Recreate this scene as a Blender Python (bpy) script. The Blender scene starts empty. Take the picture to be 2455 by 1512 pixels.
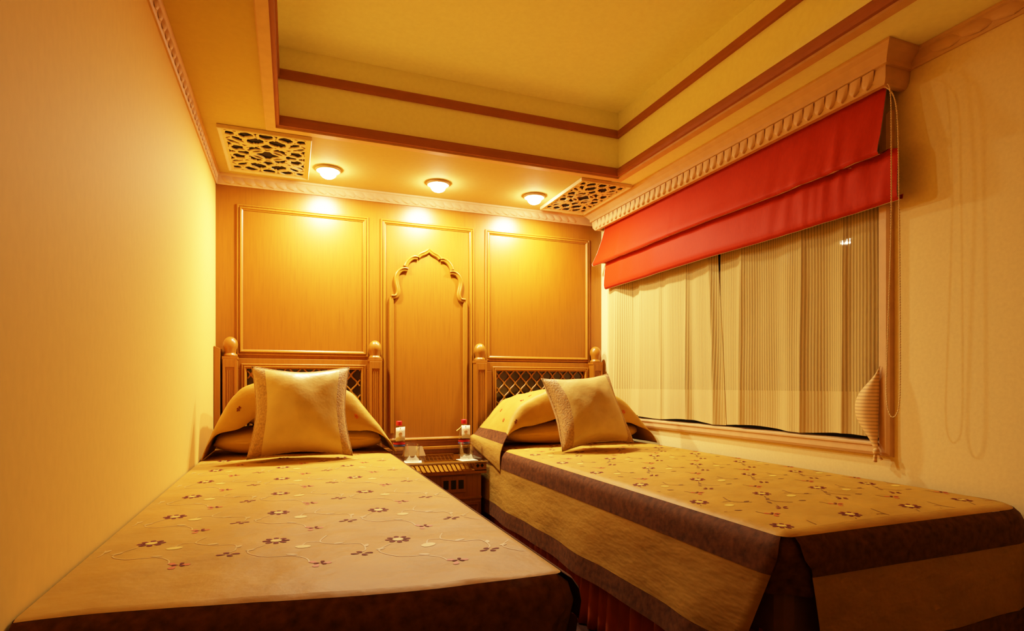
import bpy, math, random
from mathutils import Vector, Matrix, noise
random.seed(7)
S = bpy.context.scene
COL = S.collection
PI = math.pi
sin, cos = math.sin, math.cos

# ------------------------------------------------------------------ helpers
class MB:
    """collects geometry for ONE mesh object"""
    def __init__(s): s.v = []; s.f = []; s.m = []; s.sm = []
    def add(s, vs, fs, mi=0, smooth=False):
        o = len(s.v); s.v += [tuple(p) for p in vs]
        for f in fs:
            s.f.append([i + o for i in f]); s.m.append(mi); s.sm.append(smooth)
        return s
    def box(s, a, b, mi=0):
        x0, y0, z0 = a; x1, y1, z1 = b
        x0, x1 = min(x0, x1), max(x0, x1); y0, y1 = min(y0, y1), max(y0, y1); z0, z1 = min(z0, z1), max(z0, z1)
        return s.add([(x0,y0,z0),(x1,y0,z0),(x1,y1,z0),(x0,y1,z0),(x0,y0,z1),(x1,y0,z1),(x1,y1,z1),(x0,y1,z1)],
              [(3,2,1,0),(4,5,6,7),(0,1,5,4),(1,2,6,5),(2,3,7,6),(3,0,4,7)], mi)
    def grid(s, fn, nu, nv, mi=0, smooth=True, closed_u=False, closed_v=False, flip=False, mfn=None):
        vs = [fn(i / nu, j / nv) for j in range(nv + (0 if closed_v else 1)) for i in range(nu + (0 if closed_u else 1))]
        w = nu if closed_u else nu + 1; h = nv if closed_v else nv + 1
        o = len(s.v); s.v += [tuple(p) for p in vs]
        for j in range(nv):
            for i in range(nu):
                a = j*w + i; b = j*w + (i+1) % w; c = ((j+1) % h)*w + (i+1) % w; d = ((j+1) % h)*w + i
                f = [a, b, c, d]
                if flip: f.reverse()
                s.f.append([k + o for k in f]); s.m.append(mfn(i, j) if mfn else mi); s.sm.append(smooth)
        return s
    def lathe(s, prof, c, n=24, mi=0, axis='z', smooth=True):
        def fn(u, v):
            k = v * (len(prof) - 1); r, z = prof[int(round(k))]; a = 2*PI*u
            p = (r*cos(a), r*sin(a), z)
            if axis == 'y': p = (p[0], p[2], p[1])
            return (c[0]+p[0], c[1]+p[1], c[2]+p[2])
        return s.grid(fn, n, len(prof)-1, mi, smooth, closed_u=True)
    def tube(s, path, r, n=8, mi=0, caps=True, closed=False):
        P = [Vector(p) for p in path]; N = len(P); rings = []; up = None
        for i, p in enumerate(P):
            t = ((P[(i+1) % N] if (closed or i < N-1) else p) - (P[i-1] if (closed or i > 0) else p)).normalized()
            if up is None:
                up = t.orthogonal().normalized()
            else:
                up = (up - t*up.dot(t)).normalized()
            bt = t.cross(up)
            rr = r(i/(N-1)) if callable(r) else r
            rings.append([p + (up*cos(2*PI*k/n) + bt*sin(2*PI*k/n))*rr for k in range(n)])
        vs = [q for rg in rings for q in rg]; fs = []
        for i in range(N if closed else N-1):
            for k in range(n):
                a = i*n+k; b = i*n+(k+1) % n; j = (i+1) % N
                fs.append((a, b, j*n+(k+1) % n, j*n+k))
        s.add(vs, fs, mi, True)
        if caps and not closed:
            s.add(rings[0], [tuple(reversed(range(n)))], mi); s.add(rings[-1], [tuple(range(n))], mi)
        return s
    def sweep(s, path, prof, mp, closed=True, pclosed=False, mi=0, smooth=False, caps=False):
        """mitred sweep of prof [(a,b)] along planar path [(s,t)]; a: left-normal offset, b: height; mp(s,t,b)->xyz"""
        N = len(path); rings = []
        for i in range(N):
            p = Vector(path[i]); 
            a = Vector(path[i-1]) if (closed or i > 0) else None
            b = Vector(path[(i+1) % N]) if (closed or i < N-1) else None
            d0 = (p-a).normalized() if a is not None else (b-p).normalized()
            d1 = (b-p).normalized() if b is not None else d0
            n0 = Vector((-d0.y, d0.x)); n1 = Vector((-d1.y, d1.x)); n = (n0+n1)
            if n.length < 1e-6: n = n0
            n.normalize(); k = 1/max(.3, n.dot(n0))
            rings.append([mp(p.x+n.x*q[0]*k, p.y+n.y*q[0]*k, q[1]) for q in prof])
        m = len(prof); vs = [v for r in rings for v in r]; fs = []
        for i in range(N if closed else N-1):
            j = (i+1) % N
            for k in range(m if pclosed else m-1):
                k2 = (k+1) % m
                fs.append((i*m+k, i*m+k2, j*m+k2, j*m+k))
        s.add(vs, fs, mi, smooth)
        if caps and not closed:
            s.add(rings[0], [tuple(range(m))], mi); s.add(rings[-1], [tuple(reversed(range(m)))], mi)
        return s
    def poly(s, pts, mi=0): return s.add(pts, [tuple(range(len(pts)))], mi)
    def build(s, name, mats, parent=None, bevel=0, solid=0, sub=0, label=None, off=-1):
        me = bpy.data.meshes.new(name); me.from_pydata(s.v, [], s.f)
        if not isinstance(mats, (list, tuple)): mats = [mats]
        for m in mats: me.materials.append(m)
        me.polygons.foreach_set('material_index', s.m); me.polygons.foreach_set('use_smooth', s.sm)
        me.validate(); me.update()
        o = bpy.data.objects.new(name, me); COL.objects.link(o)
        if parent is not None:
            o.parent = parent
            w = Vector((0, 0, 0)); q = parent
            while q is not None: w += q.location; q = q.parent
            if not parent.get('_local'): o.location = -w if parent.type == 'EMPTY' else Vector((0,0,0))
        if solid:
            md = o.modifiers.new('solid', 'SOLIDIFY'); md.thickness = solid; md.offset = off
        if bevel:
            md = o.modifiers.new('bevel', 'BEVEL'); md.width = bevel; md.segments = 2; md.limit_method = 'ANGLE'; md.angle_limit = .6
        if sub:
            md = o.modifiers.new('sub', 'SUBSURF'); md.levels = sub; md.render_levels = sub
        if label: o['label'] = label
        return o

LOCALS = set()
def tag(o, label, cat, group=None):
    o['label'] = label; o['category'] = cat
    if group: o['group'] = group
    return o
def thing(name, label, cat, loc=(0, 0, 0), group=None):
    o = bpy.data.objects.new(name, None); COL.objects.link(o); o.location = loc
    o.empty_display_size = .05
    return tag(o, label, cat, group)
def struct(o):
    o['kind'] = 'structure'; return o
def put(mb, name, mats, parent, **k):
    """child whose mesh is in the parent's LOCAL space"""
    o = mb.build(name, mats, None, **k); o.parent = parent; return o
def dup(root, loc, label, group=None, rotz=None):
    r = root.copy(); COL.objects.link(r); r.location = loc; r['label'] = label
    if rotz is not None: r.rotation_euler = (0, 0, rotz)
    for ch in list(root.children):
        c = ch.copy(); COL.objects.link(c); c.parent = r
        for g in list(ch.children):
            d = g.copy(); COL.objects.link(d); d.parent = c
    return r
def sm(a, b, x):
    t = min(1, max(0, (x-a)/(b-a))); return t*t*(3-2*t)
def nz(x, y, z=0.0): return noise.noise(Vector((x, y, z)))

# ------------------------------------------------------------------ materials
def new(name):
    m = bpy.data.materials.new(name); m.use_nodes = True; nt = m.node_tree
    return m, nt, nt.nodes['Principled BSDF']
def N(nt, t, **k):
    n = nt.nodes.new(t)
    for a, b in k.items():
        if a in n.inputs.keys(): n.inputs[a].default_value = b
        else: setattr(n, a, b)
    return n
def ramp(nt, fac, stops):
    r = nt.nodes.new('ShaderNodeValToRGB'); cr = r.color_ramp
    while len(cr.elements) < len(stops): cr.elements.new(.5)
    for e, (p, c) in zip(cr.elements, stops): e.position = p; e.color = (*c, 1)
    nt.links.new(fac, r.inputs[0]); return r.outputs[0]
def coords(nt, scale=(1, 1, 1)):
    tc = N(nt, 'ShaderNodeTexCoord'); mp = N(nt, 'ShaderNodeMapping'); mp.inputs['Scale'].default_value = scale
    nt.links.new(tc.outputs['Object'], mp.inputs[0]); return mp.outputs[0]
def noisetex(nt, scale, sc=(1, 1, 1), detail=3, rough=.5):
    n = N(nt, 'ShaderNodeTexNoise'); n.inputs['Scale'].default_value = scale
    n.inputs['Detail'].default_value = detail; n.inputs['Roughness'].default_value = rough
    nt.links.new(coords(nt, sc), n.inputs['Vector']); return n.outputs['Fac']
def bump(nt, h, bs, strength=.3, dist=.002):
    b = N(nt, 'ShaderNodeBump'); b.inputs['Strength'].default_value = strength; b.inputs['Distance'].default_value = dist
    nt.links.new(h, b.inputs['Height']); nt.links.new(b.outputs[0], bs.inputs['Normal'])
def vary(c, k): return tuple(min(1, max(0, q*k)) for q in c)

def mat_plain(name, c, rough=.6, tex=None, amt=.12, bs=.0, sc=(1,1,1), spec=.5, sheen=0, metal=0, coat=0, bdist=.002):
    m, nt, b = new(name); b.inputs['Base Color'].default_value = (*c, 1); b.inputs['Roughness'].default_value = rough
    b.inputs['Specular IOR Level'].default_value = spec; b.inputs['Metallic'].default_value = metal
    b.inputs['Sheen Weight'].default_value = sheen; b.inputs['Coat Weight'].default_value = coat
    if tex:
        f = noisetex(nt, tex, sc)
        nt.links.new(ramp(nt, f, [(.25, vary(c, 1-amt)), (.75, vary(c, 1+amt))]), b.inputs['Base Color'])
        if bs: bump(nt, f, b, bs, bdist)
    return m
def mat_wood(name, c, rough=.34, sc=(34, 34, 1.3), amt=.22):
    m, nt, b = new(name)
    f1 = noisetex(nt, 4.0, sc, 5, .6); f2 = noisetex(nt, 1.2, (1, 1, 1), 2)
    c1 = ramp(nt, f1, [(.25, vary(c, 1-amt)), (.5, c), (.8, vary(c, 1+amt*.6))])
    c2 = ramp(nt, f2, [(.3, (.86, .84, .8)), (.7, (1, 1, 1))])
    mx = N(nt, 'ShaderNodeMix'); mx.data_type = 'RGBA'; mx.blend_type = 'MULTIPLY'; mx.inputs[0].default_value = 1
    nt.links.new(c1, mx.inputs[6]); nt.links.new(c2, mx.inputs[7]); nt.links.new(mx.outputs[2], b.inputs['Base Color'])
    b.inputs['Roughness'].default_value = rough; b.inputs['Specular IOR Level'].default_value = .5
    bump(nt, f1, b, .12, .001)
    return m

WOODC = (.325, .12, .008)
M = {}
M['wood'] = mat_wood('oak_veneer', WOODC, .36)
M['wood_trim'] = mat_wood('oak_moulding', (.38, .155, .014), .34)
M['wood_h'] = mat_wood('oak_horizontal', (.325, .12, .008), .36, (1.3, 34, 34))
M['wood_dark'] = mat_wood('oak_brown', (.36, .15, .04), .4)  # browner oak for the nightstand cabinet and bed bases
M['front'] = mat_plain('dark_front_wall', (.62, .43, .20), .7, spec=.2)
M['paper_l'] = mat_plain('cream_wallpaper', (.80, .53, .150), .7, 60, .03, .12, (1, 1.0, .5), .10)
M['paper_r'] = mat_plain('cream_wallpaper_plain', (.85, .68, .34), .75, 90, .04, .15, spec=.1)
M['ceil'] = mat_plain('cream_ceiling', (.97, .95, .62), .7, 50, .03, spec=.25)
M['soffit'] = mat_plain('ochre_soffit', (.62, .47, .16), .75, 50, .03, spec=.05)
M['rail'] = mat_plain('rose_brown_paint', (.38, .15, .065), .6, 12, .05, spec=.3)
M['crown'] = mat_plain('buff_carved_paint', (.68, .44, .215), .55, 25, .06, spec=.35)
M['blind'] = mat_plain('red_orange_silk', (.47, .036, .004), .6, 130, .07, .12, (1, 1, .3), .1, .02)
M['lining'] = mat_plain('white_lining', (.85, .82, .74), .7)
M['velvet'] = mat_plain('brown_velvet', (.125, .046, .013), .75, 55, .45, .5, (1, 1, 1), .2, .02)
M['sidefab'] = mat_plain('gold_satin_side', (.46, .25, .05), .5, 26, .12, .25, (1, 1, 1), .3, .05)
M['skirt'] = mat_plain('rust_skirt', (.42, .085, .02), .7, 20, .1, spec=.2, sheen=.02)
M['mattress'] = mat_plain('dark_ticking', (.16, .07, .025), .8, 30, .1)
M['carpet'] = mat_plain('maroon_carpet', (.06, .016, .008), .95, 200, .3, .4)
M['cushion'] = mat_plain('gold_silk', (.58, .34, .085), .33, 16, .09, .2, (1, 1, 1), .55, .05)
M['brocade'] = mat_plain('brown_gold_brocade', (.42, .25, .08), .55, 120, .35, .7, (1, 1, 1), .35, .1, bdist=.004)
M['fret'] = mat_plain('ivory_fretwork', (.74, .56, .28), .6, 30, .08)
M['black'] = mat_plain('dark_void', (.012, .008, .005), .8)
M['darkglass'] = mat_plain('dark_mirror_backing', (.045, .02, .008), .22, 9, .5, spec=.6)
M['chrome'] = mat_plain('pale_ring_metal', (.62, .42, .2), .5)
M['capred'] = mat_plain('red_plastic', (.62, .012, .02), .4)
M['paper'] = mat_plain('white_card', (.86, .76, .56), .7)
M['print'] = mat_plain('orange_print', (.70, .36, .12), .7)
M['switch'] = mat_plain('black_switch', (.012, .007, .006), .4)
M['chain'] = mat_plain('ivory_beads', (.74, .54, .27), .5)
M['blue'] = mat_plain('blue_print', (.1, .14, .5), .6)
M['magazine'] = mat_plain('dark_printed_card', (.10, .08, .05), .35, 60, .9)
M['thread_red'] = mat_plain('dark_red_thread', (.17, .010, .005), .8)
M['thread_org'] = mat_plain('orange_thread', (.66, .13, .028), .55)
M['thread_yel'] = mat_plain('yellow_thread', (.84, .60, .12), .5)
M['vine_lit'] = mat_plain('vine_thread_lit', (.66, .45, .16), .4)  # left bed vines: sheen painted into the thread colour
M['vine_dim'] = mat_plain('vine_thread_dim', (.20, .09, .02), .6)  # same vine thread on the window bed, painted dark as if turned from the light

def mat_spread():
    m, nt, b = new('gold_bedspread'); c = (.55, .32, .054)
    f = noisetex(nt, 7, (1, 1, 1), 4); w = noisetex(nt, 260, (1, 1, 1), 2)
    nt.links.new(ramp(nt, f, [(.3, vary(c, .88)), (.7, vary(c, 1.08))]), b.inputs['Base Color'])
    b.inputs['Roughness'].default_value = .5; b.inputs['Sheen Weight'].default_value = .0; b.inputs['Specular IOR Level'].default_value = .2
    b1 = N(nt, 'ShaderNodeBump'); b1.inputs['Strength'].default_value = .6; b1.inputs['Distance'].default_value = .014
    b2 = N(nt, 'ShaderNodeBump'); b2.inputs['Strength'].default_value = .15; b2.inputs['Distance'].default_value = .001
    nt.links.new(f, b1.inputs['Height']); nt.links.new(w, b2.inputs['Height'])
    nt.links.new(b1.outputs[0], b2.inputs['Normal']); nt.links.new(b2.outputs[0], b.inputs['Normal'])
    return m
M['spread'] = mat_spread()
def mat_satin(name, c, rough, sc, strength, dist, spec=.4, scale=(1, 1, 1)):
    m, nt, b = new(name)
    f = noisetex(nt, sc, scale, 4, .55); g = noisetex(nt, 150, (1, 1, 1), 2)
    nt.links.new(ramp(nt, f, [(.3, vary(c, .84)), (.7, vary(c, 1.1))]), b.inputs['Base Color'])
    b.inputs['Roughness'].default_value = rough; b.inputs['Specular IOR Level'].default_value = spec
    b1 = N(nt, 'ShaderNodeBump'); b1.inputs['Strength'].default_value = strength; b1.inputs['Distance'].default_value = dist
    b2 = N(nt, 'ShaderNodeBump'); b2.inputs['Strength'].default_value = .12; b2.inputs['Distance'].default_value = .001
    nt.links.new(f, b1.inputs['Height']); nt.links.new(g, b2.inputs['Height'])
    nt.links.new(b1.outputs[0], b2.inputs['Normal']); nt.links.new(b2.outputs[0], b.inputs['Normal'])
    return m
M['sidefab'] = mat_satin('gold_satin_side', (.43, .255, .06), .48, 5.5, .7, .02, .22, (1, .6, 1.6))
M['cushion'] = mat_satin('gold_silk', (.62, .44, .155), .33, 6, .5, .014, .55)

def mat_sheer(name, axis='Y', pitch=.0125, hem_z=.875, tr=(.03, .35), col=(.74, .56, .25)):
    m, nt, b = new(name); L = nt.links.new
    nt.nodes.remove(b); out = nt.nodes['Material Output']
    tc = N(nt, 'ShaderNodeTexCoord'); sp = N(nt, 'ShaderNodeSeparateXYZ'); L(tc.outputs['Object'], sp.inputs[0])
    mu = N(nt, 'ShaderNodeMath', operation='MULTIPLY'); L(sp.outputs[axis], mu.inputs[0]); mu.inputs[1].default_value = 2*PI/pitch
    sn = N(nt, 'ShaderNodeMath', operation='SINE'); L(mu.outputs[0], sn.inputs[0])
    mr = N(nt, 'ShaderNodeMapRange'); L(sn.outputs[0], mr.inputs['Value'])
    mr.inputs['From Min'].default_value = -.6; mr.inputs['From Max'].default_value = .8
    mr.inputs['To Min'].default_value = tr[0]; mr.inputs['To Max'].default_value = tr[1]
    gt = N(nt, 'ShaderNodeMath', operation='GREATER_THAN'); L(sp.outputs['Z'], gt.inputs[0]); gt.inputs[1].default_value = hem_z
    m2 = N(nt, 'ShaderNodeMapRange'); L(gt.outputs[0], m2.inputs['Value']); m2.inputs['To Min'].default_value = .15; m2.inputs['To Max'].default_value = 1
    fr = N(nt, 'ShaderNodeMath', operation='MULTIPLY'); L(mr.outputs[0], fr.inputs[0]); L(m2.outputs[0], fr.inputs[1])
    d = N(nt, 'ShaderNodeBsdfDiffuse'); d.inputs[0].default_value = (*col, 1)
    t = N(nt, 'ShaderNodeBsdfTranslucent'); t.inputs[0].default_value = (*col, 1)
    a = N(nt, 'ShaderNodeMixShader'); a.inputs[0].default_value = .22; L(d.outputs[0], a.inputs[1]); L(t.outputs[0], a.inputs[2])
    tp = N(nt, 'ShaderNodeBsdfTransparent'); x = N(nt, 'ShaderNodeMixShader')
    L(fr.outputs[0], x.inputs[0]); L(a.outputs[0], x.inputs[1]); L(tp.outputs[0], x.inputs[2]); L(x.outputs[0], out.inputs['Surface'])
    bp = N(nt, 'ShaderNodeBump'); bp.inputs['Strength'].default_value = .4; bp.inputs['Distance'].default_value = .001
    L(sn.outputs[0], bp.inputs['Height']); L(bp.outputs[0], d.inputs['Normal'])
    return m
M['sheer'] = mat_sheer('ribbed_sheer')
M['tiefab'] = mat_sheer('ribbed_tieback', 'Z', .0105, 9, (.0, .0), (.72, .50, .22))
def mat_tie():
    m, nt, b = new('ribbed_strap'); c = (.70, .45, .19)
    tc = N(nt, 'ShaderNodeTexCoord'); sp = N(nt, 'ShaderNodeSeparateXYZ'); nt.links.new(tc.outputs['Object'], sp.inputs[0])
    mu = N(nt, 'ShaderNodeMath', operation='MULTIPLY'); nt.links.new(sp.outputs['Z'], mu.inputs[0]); mu.inputs[1].default_value = 2*PI/.0125
    sn = N(nt, 'ShaderNodeMath', operation='SINE'); nt.links.new(mu.outputs[0], sn.inputs[0])
    mr = N(nt, 'ShaderNodeMapRange'); nt.links.new(sn.outputs[0], mr.inputs['Value']); mr.inputs['From Min'].default_value = -1
    nt.links.new(ramp(nt, mr.outputs[0], [(.1, vary(c, .72)), (.6, vary(c, 1.1))]), b.inputs['Base Color']); b.inputs['Roughness'].default_value = .7
    return m
M['tiefab'] = mat_tie()
def mat_glass(name, tint=(1, 1, 1), ior=1.5, k=1.0):
    m, nt, b = new(name); L = nt.links.new; nt.nodes.remove(b); out = nt.nodes['Material Output']
    fr = N(nt, 'ShaderNodeFresnel'); fr.inputs[0].default_value = ior
    tp = N(nt, 'ShaderNodeBsdfTransparent'); tp.inputs[0].default_value = (*tint, 1)
    gl = N(nt, 'ShaderNodeBsdfGlossy'); gl.inputs['Roughness'].default_value = .02
    mx = N(nt, 'ShaderNodeMixShader'); km = N(nt, 'ShaderNodeMath', operation='MULTIPLY'); L(fr.outputs[0], km.inputs[0]); km.inputs[1].default_value = k
    L(km.outputs[0], mx.inputs[0]); L(tp.outputs[0], mx.inputs[1]); L(gl.outputs[0], mx.inputs[2])
    L(mx.outputs[0], out.inputs['Surface']); return m
M['pane'] = mat_glass('window_glass', (.25, .3, .3), 2.2)
M['glass'] = mat_glass('clear_glass', (.96, .96, .93), 1.5, .30)
M['tableglass'] = mat_glass('table_glass', (.95, .96, .92), 1.45, .34)
M['edge'] = mat_plain('painted_edge_glint', (.80, .66, .40), .3, spec=.6)  # pale colour painted in for the bright line along the glass front
M['water'] = mat_glass('clear_bottle', (.93, .92, .86), 1.45, .25)
def mat_emit(name, c, s):
    m, nt, b = new(name); b.inputs['Base Color'].default_value = (.9, .85, .7, 1)
    b.inputs['Emission Color'].default_value = (*c, 1); b.inputs['Emission Strength'].default_value = s; return m
LIGHTC = (1.0, .84, .54)
M['bulb'] = mat_emit('frosted_bulb', (1.0, .90, .66), 75)

# ------------------------------------------------------------------ room dimensions
W = 2.3; YF = -3.95; ZS = 2.008; ZC = 2.348
TX0, TX1, TY1, TY0 = .306, 1.998, -.703, -3.1     # ceiling tray
WY0, WY1, WZ0, WZ1 = -1.945, -.165, .695, 1.80    # window opening in right wall

mb = MB().box((-.06, YF-.06, -.06), (W+.12, .06, 0)); struct(mb.build('floor', M['carpet']))
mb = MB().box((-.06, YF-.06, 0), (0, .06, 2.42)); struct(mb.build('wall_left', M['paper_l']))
mb = MB().box((0, 0, 0), (W, .06, 2.42)); wall_back = struct(mb.build('wall_back', M['wood']))
mb = MB().box((0, YF-.06, 0), (W, YF, 2.42)); struct(mb.build('wall_front', M['front']))
mb = MB()
mb.box((W, YF-.06, 0), (W+.12, WY0, 2.42)); mb.box((W, WY1, 0), (W+.12, .06, 2.42))
mb.box((W, WY0, 0), (W+.12, WY1, WZ0)); mb.box((W, WY0, WZ1), (W+.12, WY1, 2.42))
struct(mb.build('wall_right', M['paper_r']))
# ceiling: soffit ring + raised tray
mb = MB()
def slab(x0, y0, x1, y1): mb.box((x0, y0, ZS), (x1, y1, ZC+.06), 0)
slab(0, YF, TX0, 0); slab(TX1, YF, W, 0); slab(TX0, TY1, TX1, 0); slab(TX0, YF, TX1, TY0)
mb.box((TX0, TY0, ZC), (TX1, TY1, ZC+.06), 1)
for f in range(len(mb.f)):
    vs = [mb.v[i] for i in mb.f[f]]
    if max(v[2] for v in vs) - min(v[2] for v in vs) > .1 or min(v[0] for v in vs) >= TX1-.001: mb.m[f] = 1  # right soffit also takes the paler colour, standing in for brighter light there
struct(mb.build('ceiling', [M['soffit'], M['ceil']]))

# tray rails (lower + upper) and flat trim on the soffit
rect = [(TX0, TY0), (TX1, TY0), (TX1, TY1), (TX0, TY1)]   # ccw -> left normal points inward
mpz = lambda s, t, b: (s, t, b)
ti = 1
def trim(mb, m, **k):
    global ti
    o = mb.build('trim_%d' % ti, m, **k); ti += 1; return struct(o)
trim(MB().sweep(rect, [(0, ZS-.002), (.014, ZS-.002), (.016, ZS+.012), (.016, ZS+.030), (.010, ZS+.036), (.006, ZS+.044), (0, ZS+.046)], mpz), M['rail'])
zu = 2.211
trim(MB().sweep(rect, [(0, zu), (.012, zu), (.016, zu+.008), (.016, zu+.032), (.006, zu+.042), (0, zu+.042)], mpz), M['rail'])
trim(MB().sweep(rect, [(.0, ZS), (.0, ZS-.011), (-.020, ZS-.011), (-.036, ZS-.011), (-.040, ZS-.007), (-.040, ZS)], mpz), M['crown'])

# crown mouldings: a = offset away from wall, b = z
ZB = 1.949
cprof = [(0, ZB), (.006, ZB), (.010, ZB+.006), (.012, ZB+.02), (.014, ZB+.046), (.019, ZB+.050), (.021, ZB+.0585), (0, ZB+.0585)]
def leaf(mb, org, du, dv, dn, w, h, bul, lean=.35, mi=0, n=6):
    """carved tongue: du along run, dv up, dn outward"""
    def fn(u, v):
        a = (u-.5)*2
        prof = math.sqrt(max(0, 1-(v*2-1)**2)) if False else (1 if v > .45 else math.sin(PI/2*min(1, v/.45))**.6)
        x = a*w*.5*prof + lean*w*(v-.5)
        bb = bul*(1-a*a)**.7*(sin(PI*min(1, .12+v*.78)))**.7
        return org + du*x + dv*((v-.5)*h) + dn*bb
    mb.grid(lambda u, v: tuple(fn(u, v)), n, n, mi)
X1, Y1, Z1 = Vector((1, 0, 0)), Vector((0, 1, 0)), Vector((0, 0, 1))
o = trim(MB().sweep([(W, 0), (0, 0)], cprof, mpz, closed=False), M['crown'])
cm = MB(); n = 40
for i in range(n):
    leaf(cm, Vector((.06+i*(2.07/n), -.012, ZB+.024)), X1, Z1, -Y1, .052, .036, .006, -.5)
c = cm.build('leaf_carving', M['crown'], o)
o = trim(MB().sweep([(0, 0), (0, YF)], cprof, mpz, closed=False), M['crown'])
cm = MB(); n = 62
for i in range(n):
    leaf(cm, Vector((.012, -.08-i*.052, ZB+.024)), -Y1, Z1, X1, .05, .036, .007, -.5)
cm.build('leaf_carving', M['crown'], o)
o = trim(MB().sweep([(W, YF), (W, -2.03)], cprof, mpz, closed=False), M['crown'])
cm = MB(); n = 20
for i in range(n):
    leaf(cm, Vector((W-.012, -2.16-i*.085, ZB+.025)), -Y1, Z1, -X1, .085, .038, .007, -.35)
cm.build('leaf_carving', M['crown'], o)

# ------------------------------------------------------------------ back wall panelling (children of wall_back)
mpb = lambda s, t, b: (s, -b, t)
def panel_frame(x0, x1, z0, z1, w=.030, parent=wall_back, name='panel_moulding', mat='wood_trim', base=0.0, h=.013):
    path = [(x0, z0), (x1, z0), (x1, z1), (x0, z1)]     # ccw: left normal inward
    pr = [(0, base), (0, base+h*.45), (w*.10, base+h*.72), (w*.26, base+h*.72), (w*.36, base+h*.35), (w*.46, base+h*.5), (w*.56, base+h), (w*.72, base+h*.95), (w*.84, base+h*.5), (w, base+h*.25), (w, base)]
    m = MB().sweep(path, pr, mpb)
    return m.build(name, M[mat], parent)
panel_frame(.100, .781, 1.058, 1.856)
panel_frame(.849, 1.412, .560, 1.856)
panel_frame(1.483, 2.208, 1.048, 1.856)
# cusped arch inside the middle panel
ax = 1.1315
half = [(.222, 1.409), (.196, 1.412), (.184, 1.430), (.183, 1.452), (.192, 1.492), (.194, 1.52), (.186, 1.545), (.168, 1.566), (.145, 1.574), (.127, 1.571)]
lobe2 = [(.140, 1.590), (.128, 1.616), (.110, 1.636), (.088, 1.647), (.068, 1.645)]
lobe3 = [(.066, 1.652), (.050, 1.667), (.026, 1.678), (.008, 1.690), (0, 1.699)]
def smooth_path(p, k=4):
    out = []
    for i in range(len(p)-1):
        p0 = Vector(p[max(0, i-1)]); p1 = Vector(p[i]); p2 = Vector(p[i+1]); p3 = Vector(p[min(len(p)-1, i+2)])
        for j in range(k):
            t = j/k
            out.append(.5*((2*p1)+(p2-p0)*t+(2*p0-5*p1+4*p2-p3)*t*t+(3*p1-p0-3*p2+p3)*t**3))
    out.append(Vector(p[-1])); return [tuple(q) for q in out]
aw = .013
apr = [(-aw, 0), (-aw, .008), (-aw*.55, .016), (-aw*.2, .013), (0, .015), (aw*.4, .021), (aw*.8, .017), (aw, .008), (aw, 0)]
mb = MB()
for sgn in (1, -1):
    for seg in (half, lobe2, lobe3):
        pts = smooth_path([(ax - sgn*d, z) for d, z in seg])
        mb.sweep(pts if sgn > 0 else pts[::-1], apr, mpb, closed=False, smooth=True, caps=True)
    xj = ax - sgn*.222
    mb.sweep([(xj, .62), (xj, 1.405)] if sgn > 0 else [(xj, 1.405), (xj, .62)], apr, mpb, closed=False, smooth=True, caps=True)
mb.build('arch_moulding', M['wood_trim'], wall_back)
MB().box((.85, -.012, .515), (1.395, 0, .535)).build('ledge_moulding', M['wood_trim'], wall_back, bevel=.004)

# ------------------------------------------------------------------ beds with headboards
def lattice(mb, x0, x1, z0, z1, y0, y1, p=.0735, H=.088, w=.0085):
    k = 0; nsteps = 64
    xs = x0 - p
    while xs < x1 + p:
        pts = []
        for i in range(nsteps+1):
            z = z0 + (z1-z0)*i/nsteps
            ph = 2*PI*(z1-z)/H + .9
            c = cos(ph); tri = math.asin(max(-1, min(1, c*.98)))/(PI/2)
            s_ = (.8*c + .2*tri)
            pts.append((xs + (1 if k % 2 else -1)*(p/4-.0018)*s_, z))
        run = []
        for q in pts + [None]:
            if q is not None and x0 <= q[0] <= x1: run.append(q)
            else:
                if len(run) > 1:
                    mb.sweep(run, [(-w/2, y0), (-w/2, y1*.8+y0*.2), (-w/4, y1), (w/4, y1), (w/2, y1*.8+y0*.2), (w/2, y0)], mpb, closed=False)
                run = []
        xs += p/2; k += 1

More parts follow.
